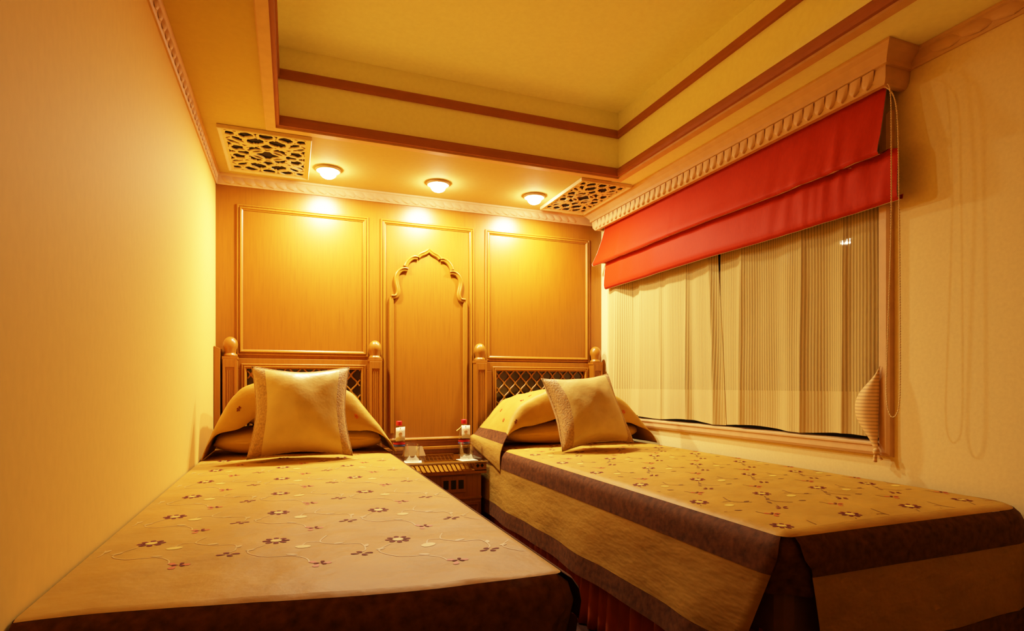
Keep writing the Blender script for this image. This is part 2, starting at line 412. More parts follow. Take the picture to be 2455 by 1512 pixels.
def headboard(bed, px0, px1, gx0, gx1, pw=.068, sideboard=False):
    t = .022
    hz = 1.040; gz0, gz1 = .62, .985
    hb = MB()
    x0, x1 = px0+pw*.5, px1-pw*.5
    hb.box((x0, -t, .25), (x1, -.001, gz0)); hb.box((x0, -t, gz1), (x1, -.001, hz))
    hb.box((x0, -t, gz0), (gx0, -.001, gz1)); hb.box((gx1, -t, gz0), (x1, -.001, gz1))
    h = hb.build('headboard', M['wood'], bed, bevel=.002)
    m = MB(); lattice(m, gx0, gx1, gz0, gz1, .004, .014); m.build('lattice', M['wood_trim'], h, label='pierced ogee lattice of the headboard')
    MB().box((gx0, -.003, gz0), (gx1, -.0015, gz1)).build('lattice_backing', M['darkglass'], h, label='dark backing behind the lattice')
    panel_frame(gx0-.027, gx1+.027, gz0-.027, gz1+.027, .027, h, 'lattice_moulding', base=t, h=.010)
    for px in (px0, px1-pw):
        cx = px+pw/2; y0, y1 = -.078, -.0145
        pb = MB().box((px, y0, .0), (px+pw, y1, 1.030))
        pb.box((px-.003, y0-.003, 1.030), (px+pw+.003, y1+.0005, 1.046))
        # sunk front panel with raised edge strips
        for a, b in ((px, px+.013), (px+pw-.013, px+pw)): pb.box((a, y0-.006, .30), (b, y0, 1.030))
        pb.box((px+.013, y0-.006, .99), (px+pw-.013, y0, 1.030))
        for q in range(3):
            xx = px+.021+q*.0105
            pb.box((xx, y0-.003, .30), (xx+.005, y0, .975))
        pb.build('post', M['wood'], h, bevel=.0025)
        r = .0355; zb = 1.046; cy = (y0+y1)/2
        pr = [(0.001, zb), (.033, zb), (.035, zb+.005), (.033, zb+.011), (.027, zb+.016), (.026, zb+.020), (.028, zb+.024)]
        for q in range(2, 17):
            a = -PI/2 + PI*q/16
            if a > -.72: pr.append((max(.0005, r*cos(a)), zb+.062+r*1.18*sin(a)))
        MB().lathe(pr, (cx, cy, 0), 28).build('finial', M['wood_trim'], h, label='turned ball finial on the post')
    if sideboard:
        s_ = MB().add([(.002, -.095, .3), (.030, -.095, .3), (.030, -.001, .3), (.002, -.001, .3),
                       (.002, -.095, 1.098), (.030, -.095, 1.086), (.030, -.001, 1.086), (.002, -.001, 1.098)],
                      [(3,2,1,0),(4,5,6,7),(0,1,5,4),(1,2,6,5),(2,3,7,6),(3,0,4,7)])
        s_.build('side_board', M['wood'], h, bevel=.002, label='narrow board between the headboard and the left wall')
    return h

ZT = .572; RR = .05; YH = -.10
class Spread:
    """rounded coverlet: core rectangle + rounding + hanging border, panel and hem"""
    def __init__(s, xl, xr, yf, side, seed):
        s.xl, s.xr, s.yf, s.side, s.seed = xl, xr, yf, side, seed
        s.wm = RR if side == 'left' else .004
        s.rc = .115 if side == 'left' else RR+.001
    def top(s, x, y):
        """surface point above plan position inside rounded rectangle"""
        xl, xr, yf = s.xl, s.xr, s.yf
        if s.side == 'right': dx = max(0, x-(xr-RR))
        else: dx = max(0, (xl+RR)-x, x-(xr-RR))
        dy = max(0, (yf+RR)-y)
        d = math.hypot(dx, dy); E_ = s.rc-RR
        ex = (xr-RR-E_)-x if s.side == 'left' else x-(xl+RR+E_)
        ey = y-(yf+RR+E_)
        if s.side == 'left' and ex < 0 and ey < 0: d = max(0, math.hypot(ex, ey)-E_)
        d = min(RR*.9999, d)
        z = ZT - (RR - math.sqrt(RR*RR-d*d))
        return z + s.wr(x, y)
    def wr(s, x, y):
        ex = min(x-s.xl, s.xr-x, y-s.yf)
        k = sm(0, .09, ex)
        return (.006*sin(PI*(x-s.xl)/(s.xr-s.xl)) + .0035*nz(x*6, y*4, s.seed) + .002*nz(x*14, y*9, s.seed+5))*k
    def warp(s, mb):
        if s.side == 'right':
            mb.v = [(x, y+.085*(1-sm(0, .62, x-s.xl))*sm(1.3, 2.4, -y), z) for x, y, z in mb.v]
        return mb
    def path(s):
        """boundary of the core rectangle with normals: open side -> foot corner -> foot -> wall corner -> wall side"""
        P = []; xa, xb = (s.xl+s.wm, s.xr-RR) if s.side == 'right' else (s.xl+RR, s.xr-s.wm); yb = s.yf+RR
        xo, xw = (xb, xa) if s.side == 'right' else (xa, xb)
        so = 1 if s.side == 'right' else -1
        n = 90
        for i in range(n+1): P.append((xo, YH+(yb-YH)*i/n, so, 0, 'side'))
        for i in range(1, 12):
            a = PI/2*i/12; P.append((xo, yb, so*cos(a), -sin(a), 'c1'))
        n = 60
        E_ = s.rc-RR; xe = xw+so*E_
        for i in range(n+1): P.append((xo+(xe-xo)*i/n, yb, 0, -1, 'foot'))
        for i in range(1, 16):
            a = PI/2*i/16; P.append((xe-so*sin(a)*E_, yb+E_-cos(a)*E_, -so*sin(a), -cos(a), 'c2'))
        for i in range(31): P.append((xw, yb+E_+(YH-yb-E_)*i/30, -so, 0, 'wall'))
        L = 0; out = []
        for i, p in enumerate(P):
            if i: L += math.hypot(p[0]-P[i-1][0]+ (p[2]-P[i-1][2])*RR, p[1]-P[i-1][1]+(p[3]-P[i-1][3])*RR)
            out.append((*p, L))
        return out
    def hang(s, p, q, flare=.085, wave=.007):
        """q: distance down the cloth measured from start of rounding"""
        x, y, nx, ny, seg, L = p
        if seg in ('wall', 'c2'): nx = nx*s.wm/RR
        arc = RR*PI/2
        if q <= arc:
            a = q/RR; o = RR*sin(a); z = ZT-RR*(1-cos(a)); k = 0
            z += s.wr(x+nx*o, y+ny*o) * max(0, 1-q/.04)
            return (x+nx*o, y+ny*o, z)
        d = q-arc
        f = flare if seg in ('side', 'c1', 'foot') else .0
        if seg == 'foot': f = flare*.55
        w = wave*sm(0, .3, d)*(sin(L*9+s.seed)+.7*sin(L*17.3+2*s.seed)+.5*nz(L*6, s.seed))
        if seg in ('wall', 'c2'): w *= .1
        o = RR + f*d + w*.8
        if seg in ('side', 'c1'):
            kk = sm(s.yf+.55, s.yf+.05, y) if False else sm(-(s.yf+.5), -(s.yf+.04), -y)
            y = y + .42*d*kk
        if seg == 'foot':
            e = abs(x-((s.xr-RR) if s.side == 'right' else (s.xl+RR)))
            x = x + (.020+.16*d)*(1-sm(0, .35, e))*(-1 if s.side == 'right' else 1)*sm(0, .02, d)
        return (x+nx*o, y+ny*o, ZT-RR-d*(1-.25*f))
    def strip(s, mb, pts, q0, q1, n=4, mi=0, lift=0, flare=.085):
        def fn(u, v):
            p = pts[min(len(pts)-1, int(round(u*(len(pts)-1))))]
            h = s.hang(p, q0+(q1-q0)*v, flare)
            return (h[0]+p[2]*lift, h[1]+p[3]*lift, h[2]) if lift else h
        mb.grid(fn, len(pts)-1, n, mi, True, flip=(s.side == 'left'))

def petals(mb, s, cx, cy, R, n, mi, r0=.25, rot=0, ry=1, lift=.0007, wid=1):
    for k in range(n):
        a = rot + 2*PI*k/n; P = []
        for (rr, da) in ((r0, -.25), (.6, -.42), (.9, -.30), (1, 0), (.9, .30), (.6, .42), (r0, .25)):
            x = cx+R*rr*cos(a+da*1.15*wid); y = cy+R*ry*rr*sin(a+da*1.15*wid)
            P.append((x, y, s.top(x, y)+lift))
        mb.poly(P, mi)
def disc(mb, s, cx, cy, rx, ry, mi, lift=.0009, rot=0):
    P = []
    for k in range(10):
        a = 2*PI*k/10; ex, ey = rx*cos(a), ry*sin(a)
        x = cx+ex*cos(rot)-ey*sin(rot); y = cy+ex*sin(rot)+ey*cos(rot)
        P.append((x, y, s.top(x, y)+lift))
    mb.poly(P, mi)
def vine(mb, s, pts, w, mi, lift=.0005):
    pts = smooth_path(pts, 5); cut = mi == 5
    for i in range(len(pts)-1):
        a, b = Vector(pts[i]), Vector(pts[i+1]); d = (b-a)
        if d.length < 1e-6: continue
        if cut and .42 < i/len(pts) < .75: continue
        n = Vector((-d.y, d.x)).normalized()*w/2
        Q = [a+n, b+n, b-n, a-n][::-1]
        if any(not (s.xl+(.02 if s.side == 'right' else .045) < q.x < s.xr-(.045 if s.side == 'right' else .03) and -.45 > q.y > s.yf+.052) for q in Q): continue
        mb.poly([(q.x, q.y, s.top(q.x, q.y)+lift) for q in Q], mi)

def make_bed(name_label, spread_label, xl, xr, yf, side, seed, px0, px1, gx0, gx1, vine_mi, arch, flap):
    so = 1 if side == 'right' else -1
    xo = xr if side == 'right' else xl
    bed = thing('single_bed', name_label, 'bed', ((xl+xr)/2, (yf-.0)/2, 0))
    headboard(bed, px0, px1, gx0, gx1, sideboard=(side == 'right'))
    ins = .045
    MB().box((xl+(.02 if side == 'right' else ins), yf+ins+(.085 if side == 'right' else 0), .30), (xr-(ins if side == 'right' else .02), YH, ZT-.035)).build('mattress', M['mattress'], bed, bevel=.03)
    MB().box((xl+.09, yf+.20, .02), (xr-.09, YH-.01, .298)).build('bed_base', M['wood_dark'], bed, bevel=.004)
    # pleated skirt along the open side and the foot
    sk = MB(); base = []
    xs = xo - so*.060; ys = yf+(.155 if side == 'right' else .065)
    L = 0
    run = [(xs, YH-.03)] ; tot1 = (YH-.03)-ys; n1 = int(tot1/.0105)
    def zig(L): return .016*sin(2*PI*L/.066+.8*sin(L*5)) + .004*sin(2*PI*L/.027+1)
    for i in range(n1+1):
        y = YH-.03 - tot1*i/n1; base.append((xs+so*(zig(y)), y, so, 0))
    xe = xl+.03 if side == 'right' else xr-.06
    n2 = int(abs(xe-xs)/.0105)
    for i in range(1, n2+1):
        x = xs+(xe-xs)*i/n2; base.append((x, ys-zig(x)*.9, 0, -1))
    def sfn(u, v):
        b = base[min(len(base)-1, int(round(u*(len(base)-1))))]
        z = .325-(.32)*v; fl = .02*v + .006*v*sin(u*91)
        return (b[0]+b[2]*fl, b[1]+b[3]*fl, z)
    sk.grid(sfn, len(base)-1, 6, 0, True, flip=(side == 'left'))
    sk.build('bed_skirt', M['skirt'], bed, solid=.002)
    # coverlet
    s = Spread(xl, xr, yf, side, seed)
    cv = thing('bedspread', spread_label, 'bedspread', ((xl+xr)/2, yf/2, ZT))
    P = s.path()
    mb = MB(); xa, xb, yb = xl+(s.wm if side == 'right' else RR), xr-RR, yf+RR
    mb.grid(lambda u, v: (xa+(xb-xa)*u, yb+(YH-yb)*v, s.top(xa+(xb-xa)*u, yb+(YH-yb)*v)), 44, 90, 0)
    q0 = RR*(.30 if side == 'right' else .60)
    s.strip(mb, P, 0, q0, 5)
    # embroidery: repeating sprigs (period .238 x .283 m)
    x0c = .10 if side == 'right' else 1.428
    for i in range(-2, 6):
        for j in range(0, 10):
            cx = x0c + .238*i; cy = -2.05 - .047*i*(1 if side == 'right' else -.3) + .287*j - (.287 if side != 'right' else 0)
            if side != 'right' : cy += -.0
            def ok(x, y, m=.066): return xl+(.03 if side == 'right' else m) < x < xr-(m if side == 'right' else .04) and yf+m+.012 < y < -.45
            R = .027
            if ok(cx, cy):
                petals(mb, s, cx, cy, R, 8, 1, .42, .0, lift=.0006, wid=.62)
                disc(mb, s, cx, cy, .0115, .0115, 3, .0008)
            bx, by = cx+.155, cy-.14
            if ok(bx, by):
                petals(mb, s, bx, by, .022, 4, 1, .22, .25, .7, lift=.0006, wid=.8)
            yx, yy = cx+.051, cy-.06
            if ok(yx, yy): disc(mb, s, yx, yy, .0155, .012, 3, .0006, .3)
            ox, oy = cx+.075, cy-.19
            if ok(ox, oy):
                petals(mb, s, ox, oy, .023, 3, 2, .12, .15, lift=.0006, wid=.8)
                petals(mb, s, ox+.004, oy+.004, .013, 3, 1, .1, 1.2, lift=.0008, wid=.9)
            # S-shaped vines and little leaves
            w = .0027
            vine(mb, s, [(cx-.02, cy-.03), (cx-.05, cy-.08), (cx-.02, cy-.12), (cx+.03, cy-.125), (cx+.055, cy-.15), (cx+.06, cy-.18)], w, vine_mi)
            vine(mb, s, [(cx+.10, cy+.02), (cx+.085, cy-.03), (cx+.12, cy-.06), (cx+.16, cy-.065), (cx+.165, cy-.11), (cx+.155, cy-.13)], w, vine_mi)
            vine(mb, s, [(cx+.085, cy-.03), (cx+.06, cy-.025), (cx+.05, cy-.05)], w*.8, vine_mi)
            for (lx, ly, rt) in ((-.045, -.075, .6), (.03, -.125, -.3), (.12, -.058, .2), (.17, -.09, 1.3)):
                if ok(cx+lx, cy+ly): disc(mb, s, cx+lx, cy+ly+.008, .011, .0045, vine_mi, .0006, rt)
    s.warp(mb).build('top_panel', [M['spread'], M['thread_red'], M['thread_org'], M['thread_yel'], M['vine_lit'], M['vine_dim']], cv)
    side_pts = [p for p in P if p[4] == 'side'] + [p for p in P if p[4] == 'c1'][:4]
    foot_pts = [p for p in P if p[4] in ('foot', 'c2')]
    corner_pts = side_pts[-3:] + [p for p in P if p[4] == 'c1'][3:] + foot_pts[:3]
    qb = RR*PI/2 + .045
    for nm, pts, qe, hem in (('side', side_pts, .385, .070), ('foot', foot_pts, .37, .070)):
        b = MB(); s.strip(b, pts, q0, qb, 5, 0, .0015); s.warp(b).build('velvet_border', M['velvet'], cv, label='brown velvet band along the %s edge' % nm)
        b = MB(); s.strip(b, pts, qb, qe-hem, 9); s.warp(b).build('%s_panel' % nm, M['sidefab'], cv)
        b = MB(); s.strip(b, pts, qe-hem, qe, 3, 0, .0015); s.warp(b).build('hem_band', M['velvet'], cv, label='brown velvet band at the hem of the %s panel' % nm)
    b = MB(); s.strip(b, corner_pts, q0, qb+.05, 5, 0, -.012, .0); b.build('velvet_border', M['velvet'], cv, label='brown velvet tuck at the corner between side and foot')
    # pillow flap: arch of cloth over the pillows
    y_b, y_f = flap
    A = smooth_path(arch, 5); nA = len(A)-1
    nr = []
    for i in range(nA+1):
        a, b = Vector(A[max(0, i-1)]), Vector(A[min(nA, i+1)]); d = (b-a).normalized(); nr.append((-d.y, d.x))
    cxm = sum(a[0] for a in A)/len(A)
    def ffn(u, v):
        k = min(nA, int(round(u*nA))); x, z = A[k]; n = nr[k]; drop = 0
        mid = sm(.56, .75, z)
        yf_ = y_f - .07*(1-mid)
        if v < .72:
            t = v/.72; y = y_b+(yf_-y_b)*t; ins_ = .028*(1-t)**2*mid
        else:
            a = (v-.72)/.28*1.65; rr = .058*(.10+.90*mid)*(1+.35*nz(x*11, 3.3, seed)); y = yf_-(.012+.034*mid)*sin(min(a, 1.57)); ins_ = 0; drop = .15*sm(.60, .90, z)*(1+.3*nz(x*9, 3.3, seed))*(1-cos(a))
        w = (.008*nz(x*9, y*10, seed)+.005*nz(x*21, y*16, seed+3)+.004*sin(x*30+y*9))*(.3+.7*mid)
        ins_ -= w
        q = (x - n[0]*ins_, y, z - n[1]*ins_ - drop)
        if side == 'left' and u < .16:
            q = (q[0], q[1], q[2] + (1-sm(0, .16, u))*(.10*(1-min(1, v/.72))))
        q = (min(W-.006, max(1.3475 if (side == 'left' and y > -.56) else .006, q[0])), q[1], max(q[2], ZT+.002 if (xl+.01 < q[0] < xr-.01) else .40))
        return q
    fb = MB()
    band = (lambda i, j: 1 if (side == 'left' and .115 < i/nA < .165) else (2 if (side == 'left' and i/nA <= .115) else 0))
    fb.grid(ffn, nA, 22, 0, True, flip=True, mfn=band)
    # sprigs on the flap
    for (uu, vv) in ((.30, .35), (.24, .6), (.36, .64), (.48, .3), (.60, .6), (.68, .3), (.74, .62), (.42, .55), (.28, .90), (.72, .92)):
        c = Vector(ffn(uu, vv)); e1 = (Vector(ffn(min(1, uu+.03), vv))-c).normalized(); e2 = (Vector(ffn(uu, min(1, vv+.05)))-c).normalized()
        nn = e1.cross(e2).normalized()
        if nn.z < 0 and nn.y > 0: nn = -nn
        if nn.dot(Vector((0, -.5, 1))) < 0: nn = -nn
        for k in range(5):
            a = 2*PI*k/5; P_ = []
            for rr, da in ((.15, 0), (.8, -.4), (1, 0), (.8, .4)):
                P_.append(c + (e1*cos(a+da)+e2*sin(a+da))*rr*.0115 + nn*.0024)
            fb.poly(P_, 3 if (int(uu*50)) % 3 else 4)
    fb.build('pillow_flap', [M['spread'], M['velvet'], M['sidefab'], M['thread_red'], M['thread_org']], cv, solid=.004, off=0)
    return bed, cv, s

archL = [(.010, ZT+.004), (.032, .64), (.078, .765), (.130, .852), (.190, .892), (.300, .915), (.43, .920), (.54, .902), (.605, .876), (.690, .806), (.765, .705), (.815, .62), (.838, ZT+.004)]
archR = [(1.350, .455), (1.352, .56), (1.395, .655), (1.450, .745), (1.520, .815), (1.640, .862), (1.80, .885), (1.95, .872), (2.09, .825), (2.19, .745), (2.255, .640), (2.288, ZT+.004)]
bedL = make_bed('single bed along the left wall, lattice headboard with a narrow side board', 'gold floral bedspread on the left bed, reaching the bottom left corner',
                .002, .848, -2.480, 'right', 3.1, .040, .845, .150, .737, 4, archL, (-.13, -.50))
bedR = make_bed('single bed under the curtained window, with the rust pleated skirt in view', 'gold floral bedspread on the bed below the window, long brown-bordered side hanging',
                1.356, 2.284, -2.415, 'left', 7.7, 1.400, 2.262, 1.549, 2.160, 5, archR, (-.13, -.56))

# pillows (two under each flap)
def pillow(arch, cx, y0, y1, zc, wx, hz, gap, label, seed):
    """soft pillow, squashed so that it fits under the cloth arch"""
    mb = MB()
    up = [p for i, p in enumerate(arch) if i > 0]
    def ztop(x):
        for a, b in zip(up, up[1:]):
            if a[0] <= x <= b[0]: return a[1]+(b[1]-a[1])*(x-a[0])/max(1e-6, b[0]-a[0])
        return ZT
    def fn(u, v):
        a = 2*PI*u; t = 2*v-1
        k = max(.02, 1-abs(t)**4)**.5
        e = .62
        x = wx*math.copysign(abs(cos(a))**e, cos(a))*(.72+.28*k); z = hz*math.copysign(abs(sin(a))**e, sin(a))*k*(.62+.38*max(0, 1-abs(cos(a))**4))
        y = (y0+y1)/2 + (y1-y0)/2*t*(1-.12*abs(cos(a))**2)
        x += cx; z += zc + .005*nz(x*8, y*8, seed)
        for _ in range(30):
            if z < ztop(x)-gap and z > ZT+.010: break
            if z <= ZT+.010: z = ZT+.0101
            else:
                x = cx+(x-cx)*.965; z = zc+(z-zc)*.965
        return (x, y, z)
    mb.grid(fn, 56, 22, 0, True, closed_u=True)
    for vv in (0, 1):
        mb.add([fn(i/56, vv) for i in range(56)], [tuple(range(56))], 0)
    o = mb.build('pillow', M['spread']); tag(o, label, 'pillow'); return o
pillow(archL, .425, -.17, -.545, .642, .40, .064, .036, 'lower pillow of the left bed, tucked inside the cloth flap', 1)
pillow(archL, .425, -.17, -.510, .802, .36, .094, .036, 'upper pillow of the left bed, tucked inside the cloth flap', 2)
pillow(archR, 1.82, -.17, -.605, .642, .43, .064, .036, 'lower pillow of the window bed, tucked inside the cloth flap', 3)
pillow(archR, 1.82, -.17, -.570, .788, .40, .080, .050, 'upper pillow of the window bed, tucked inside the cloth flap', 4)

# throw cushions
def cushion(loc, rot, w, h, t, label, seed):
    e = thing('throw_cushion', label, 'cushion', loc, 'silk throw cushions')
    e.rotation_euler = rot
    def surf(u, v, sgn):
        # u,v in -1..1
        x = w/2*u*(1-.13*(1-abs(v)**1.6)-.02*v); z = h/2*v*(1-.14*(1-abs(u)**1.6))
        th = t*max(0, (1-u*u)*(1-v*v))**.42
        th += .0035*nz(u*3+seed, v*2.2, seed)*(1-abs(u*v)) + .004*sin(5*u+3*v+seed)*max(0, (1-u*u)*(1-v*v))**.5 + .0035*sin(9*(u-v)+seed)*max(0, abs(u*v)-.12)*(1-u*u)*(1-v*v)*4
        # pinched folds running from the corners
        return (x, sgn*th, z+h/2)
    def patch(name, m, u0, u1, nu, lab=None):
        mb = MB()
        for sgn in (1, -1):
            mb.grid(lambda a, b: surf(u0+(u1-u0)*a, -1+2*b, sgn), nu, 32, 0, True, flip=(sgn > 0))
        put(mb, name, m, e, label=lab)
    patch('cover', M['cushion'], -.74, .80, 30)
    patch('brocade_border', M['brocade'], -1, -.74, 8, 'brocade band along the left side')
    patch('brocade_border', M['brocade'], .80, 1, 6, 'brocade band along the right side')
    # piping round the rim
    mb = MB(); rim = []
    for k in range(24): rim.append(surf(-1+2*k/24, -1, 1))
    for k in range(24): rim.append(surf(1, -1+2*k/24, 1))
    for k in range(24): rim.append(surf(1-2*k/24, 1, 1))
    for k in range(24): rim.append(surf(-1, 1-2*k/24, 1))
    mb.tube(rim, .0032, 6, closed=True); put(mb, 'piping', M['brocade'], e)
    return e
cushion((.408, -.745, ZT+.018), (math.radians(-16), math.radians(0), math.radians(-2)), .415, .405, .098, 'gold silk cushion standing upright on the left bed', 1.3)
cushion((1.765, -.905, ZT+.028), (math.radians(-28), math.radians(-4), math.radians(3)), .400, .390, .098, 'gold silk cushion leaning to one side on the window bed', 4.9)

# ------------------------------------------------------------------ pelmet over the window
KY0, KY1, KX = -2.022, -.106, 2.203
pel = thing('window_pelmet', 'carved buff pelmet box above the red blind', 'pelmet', (2.25, -1.05, 1.9))
zk = 1.893
pp = [(0, zk), (.006, zk), (.010, zk+.004), (.018, zk+.018), (.020, zk+.036), (.021, zk+.050), (.0205, zk+.054), (.031, zk+.056), (.032, zk+.064), (.0325, zk+.072), (.047, zk+.090), (.058, zk+.100), (.063, zk+.106), (.063, zk+.1145), (0, zk+.1145)]
path = [(W-.001, KY0), (KX, KY0), (KX, KY1), (W-.001, KY1)]
mb = MB().sweep(path, pp, mpz, closed=False)   # left normal of +... checked below
mb.build('cornice', M['crown'], pel)
mb = MB(); mb.box((KX+.0005, KY0, zk+.0), (KX+.012, KY1, ZS-.002)); mb.box((KX+.012, KY0, zk), (W-.002, KY0+.012, ZS-.002)); mb.box((KX+.012, KY1-.012, zk), (W-.002, KY1, ZS-.002))
mb.build('box_frame', M['crown'], pel)
cm = MB(); n = 40; pit = (KY1-KY0)/n
for i in range(n):
    y = KY0+.02+(i+.5)*(KY1-KY0-.02)/n
    nrm = Vector((-1, 0, -.28)).normalized()
    def fn(u, v, y=y):
        a = (u-.5)*2
        pr = 1 if v > .5 else math.sqrt(max(0, 1-((.5-v)/.5)**2))
        zz = zk+.004+v*.049
        off = .009+ (.022-.009)*v
        bb = .0125*(1-abs(a)**5)*(1-.85*v)*min(1, v*8+.5) + .002*(1-a)
        return (KX-off-bb-.001, y + a*pit*.47*pr + pit*.25*(v-.5)*-1, zz)
    cm.grid(fn, 6, 7, 0)
cm.build('scallop_carving', M['crown'], pel)

# ------------------------------------------------------------------ window (structure)
mpx = lambda s, t, b: (W-b, s, t)
win = MB()
wpath = [(WY0, WZ0), (WY1, WZ0), (WY1, WZ1), (WY0, WZ1)]
# outer casing (left normal inward -> negative a goes outward)
win.sweep(wpath, [(0, 0), (0, .016), (-.006, .022), (-.030, .022), (-.040, .017), (-.044, .0)], mpx)
win.sweep(wpath, [(0, .012), (0, -.10)], mpx)                       # reveal lining
wo = struct(win.build('window_1', M['crown']))
MB().box((W-.027, WY0-.0, WZ0-.008), (W+.085, WY1+.0, WZ0+.004)).build('window_sill', M['crown'], wo, bevel=.003)
mb = MB().sweep(wpath, [(0, -.06), (.030, -.06), (.030, -.10), (0, -.10)], mpx); mb.build('sash_frame', M['black'], wo)
MB().box((W+.085, WY0+.01, WZ0+.01), (W+.089, WY1-.01, WZ1-.01)).build('pane', M['pane'], wo)
# night outside: an added black sheet standing in for the darkness
o = MB().box((W+.50, WY0-.6, .2), (W+.52, WY1+.6, 2.4)).build('backdrop', M['black']); struct(o); o.name = 'night_backdrop'

# ------------------------------------------------------------------ sheer curtains
XC = W+.026
def fold(y):
    t = y
    d = .011*sin(2*PI*t/.27+.5) + .003*sin(2*PI*t/.118+1.7) + .004*nz(t*7, 1.3)
    # a few crisp pleats
    for yc, w, a in ((-.235, .04, .020), (-.345, .035, -.026), (-.45, .024, .018), (-.63, .022, .018), (-.86, .024, .020), (-1.06, .02, .014), (-1.27, .022, .022), (-1.60, .022, .018), (-1.79, .022, .016)):
        q = (t-yc)/w
        d += a*math.exp(-q*q)*(1 if q < 0 else .6)
    return d
def curtain(y0, y1, edge, label):
    mb = MB()
    def fn(u, v):
        y = y0+(y1-y0)*u; z = 1.75-(1.75-.712-.006*sin(y*13))*v
        k = .45+.55*v
        lean = edge(v) * (u if abs(edge(1)) > 0 else 0)
        yy = y + lean*(u**3) + .006*nz(y*5, z*2, 4)
        x = 2.268+(.040)*sm(.16, .42, -y) - max(-.020, min(.032, fold(y)*k + .004*nz(y*7, z*3.1, 2.2)))
        return (x, yy, z)
    mb.grid(fn, 170, 24, 0)
    o = mb.build('sheer_curtain', M['sheer']); return tag(o, label, 'curtain', 'ribbed sheer curtains')
curtain(-.130, -1.115, lambda v: .02-.062*v, 'ribbed sheer curtain nearest the headboards')
curtain(-1.938, -1.122, lambda v: -.010*(1-v), 'ribbed sheer curtain with the lamp glint, left of the bead chain')

# twisted ribbed tieback hanging at the near corner of the window
tb = thing('curtain_tieback', 'ribbed cloth tieback twisted beside the near end of the window', 'tieback', (2.27, -1.94, .67))
mb = MB()
def tfn(u, v):
    z = .965-.29*v
    wl = [0, .012, .030, .052, .072, .084, .090, .090, .085, .074, .058, .040, .024, .014]
    k = v*(len(wl)-1); i = min(len(wl)-2, int(k)); w = wl[i]+(wl[i+1]-wl[i])*(k-i)
    y = -1.957 + w*u
    return (2.272-.022*sin(PI*u)*sin(PI*v)-.010*v, y, z)
mb.grid(tfn, 12, 34, 0)
mb.build('strap', M['tiefab'], tb, solid=.002)
mb = MB(); mb.lathe([(.001, -.012), (.008, -.010), (.011, 0), (.008, .010), (.001, .012)], (2.262, -1.952, .668), 12)
mb.tube([(2.262, -1.95, .668), (2.262, -1.948, .65), (2.264, -1.946, .632)], lambda t: .004+.003*t, 7)
mb.tube([(2.262, -1.955, .668), (2.263, -1.962, .652), (2.266, -1.968, .640)], lambda t: .004+.002*t, 7)
mb.build('knot', M['tiefab'], tb)

# ------------------------------------------------------------------ roman blind
bl = thing('roman_blind', 'red-orange roman blind half drawn over the window', 'blind', (2.25, -1.05, 1.5))
def bprof(t):
    """t 0..1 down the cloth -> (x, z)"""
    P = [(2.238, 1.905), (2.232, 1.86), (2.222, 1.80), (2.210, 1.74), (2.199, 1.70), (2.196, 1.683), (2.203, 1.672), (2.228, 1.682), (2.246, 1.694), (2.246, 1.682),
         (2.232, 1.655), (2.228, 1.62), (2.224, 1.57), (2.222, 1.535), (2.226, 1.517), (2.238, 1.510), (2.252, 1.514), (2.256, 1.53)]
    k = t*(len(P)-1); i = min(len(P)-2, int(k)); f = k-i
    return (P[i][0]+(P[i+1][0]-P[i][0])*f, P[i][1]+(P[i+1][1]-P[i][1])*f)
def bfn(u, v, off=0, ext=0):
    x, z = bprof(v)
    lowr = sm(.45, .56, v)
    y0 = -.150+.09*sm(0, .3, v)*(1-lowr) - .015*lowr + ext; y1 = -2.006+.004*sm(.0, .3, v)*(1-lowr) - .044*lowr
    y = y0+(y1-y0)*u
    near = sm(1.2, 1.9, -y)
    w = .0030*nz(y*9, z*2.2, 3)+.012*near*nz(y*17, z*3.0, 9)+.006*near*nz(y*38, z*5, 2)+.004*math.exp(-((y+.34)/.03)**2)+.004*math.exp(-((y+.85)/.02)**2)*(1-lowr)
    sag = .006*nz(y*3, 8.8)+.004*sin(y*5)
    return (x-w*(.3+.7*sin(PI*v))+off, y, z+sag*sm(.2, .5, v)*(1 if v < .6 else .6))
mb = MB().grid(lambda u, v: bfn(u, v), 150, 51, 0); mb.build('shade_cloth', M['blind'], bl)
mb = MB().grid(lambda u, v: bfn(u, v*.92, .004, .010), 60, 51, 0); mb.build('lining', M['lining'], bl, label='white lining showing along the edge')
MB().box((2.230, -2.000, 1.904), (2.262, -.14, 1.925)).build('head_rail', M['lining'], bl)

# bead chain loop
ch = thing('bead_chain', 'long ivory bead chain loop hanging beside the window', 'blind chain', (2.19, -2.06, .79))
pts = [(2.214, -2.010, 1.90), (2.200, -2.046, 1.86), (2.192, -2.055, 1.6), (2.192, -2.054, 1.4), (2.192, -2.048, 1.2), (2.192, -2.041, 1.0), (2.192, -2.038, .9), (2.192, -2.041, .835), (2.192, -2.050, .803), (2.192, -2.060, .795), (2.192, -2.071, .803), (2.192, -2.080, .832), (2.192, -2.084, .92), (2.192, -2.083, 1.2), (2.192, -2.080, 1.5), (2.194, -2.070, 1.8), (2.214, -2.014, 1.90)]
def smooth3(p, k=8):
    out = []
    for i in range(len(p)-1):
        p0 = Vector(p[max(0, i-1)]); p1 = Vector(p[i]); p2 = Vector(p[i+1]); p3 = Vector(p[min(len(p)-1, i+2)])
        for j in range(k):
            t = j/k; out.append(.5*((2*p1)+(p2-p0)*t+(2*p0-5*p1+4*p2-p3)*t*t+(3*p1-p0-3*p2+p3)*t**3))
    out.append(Vector(p[-1])); return out
cp = smooth3(pts, 10)
mb = MB().tube(cp, .0013, 6); mb.build('cord', M['chain'], ch)
mb = MB(); acc = 0; last = cp[0]
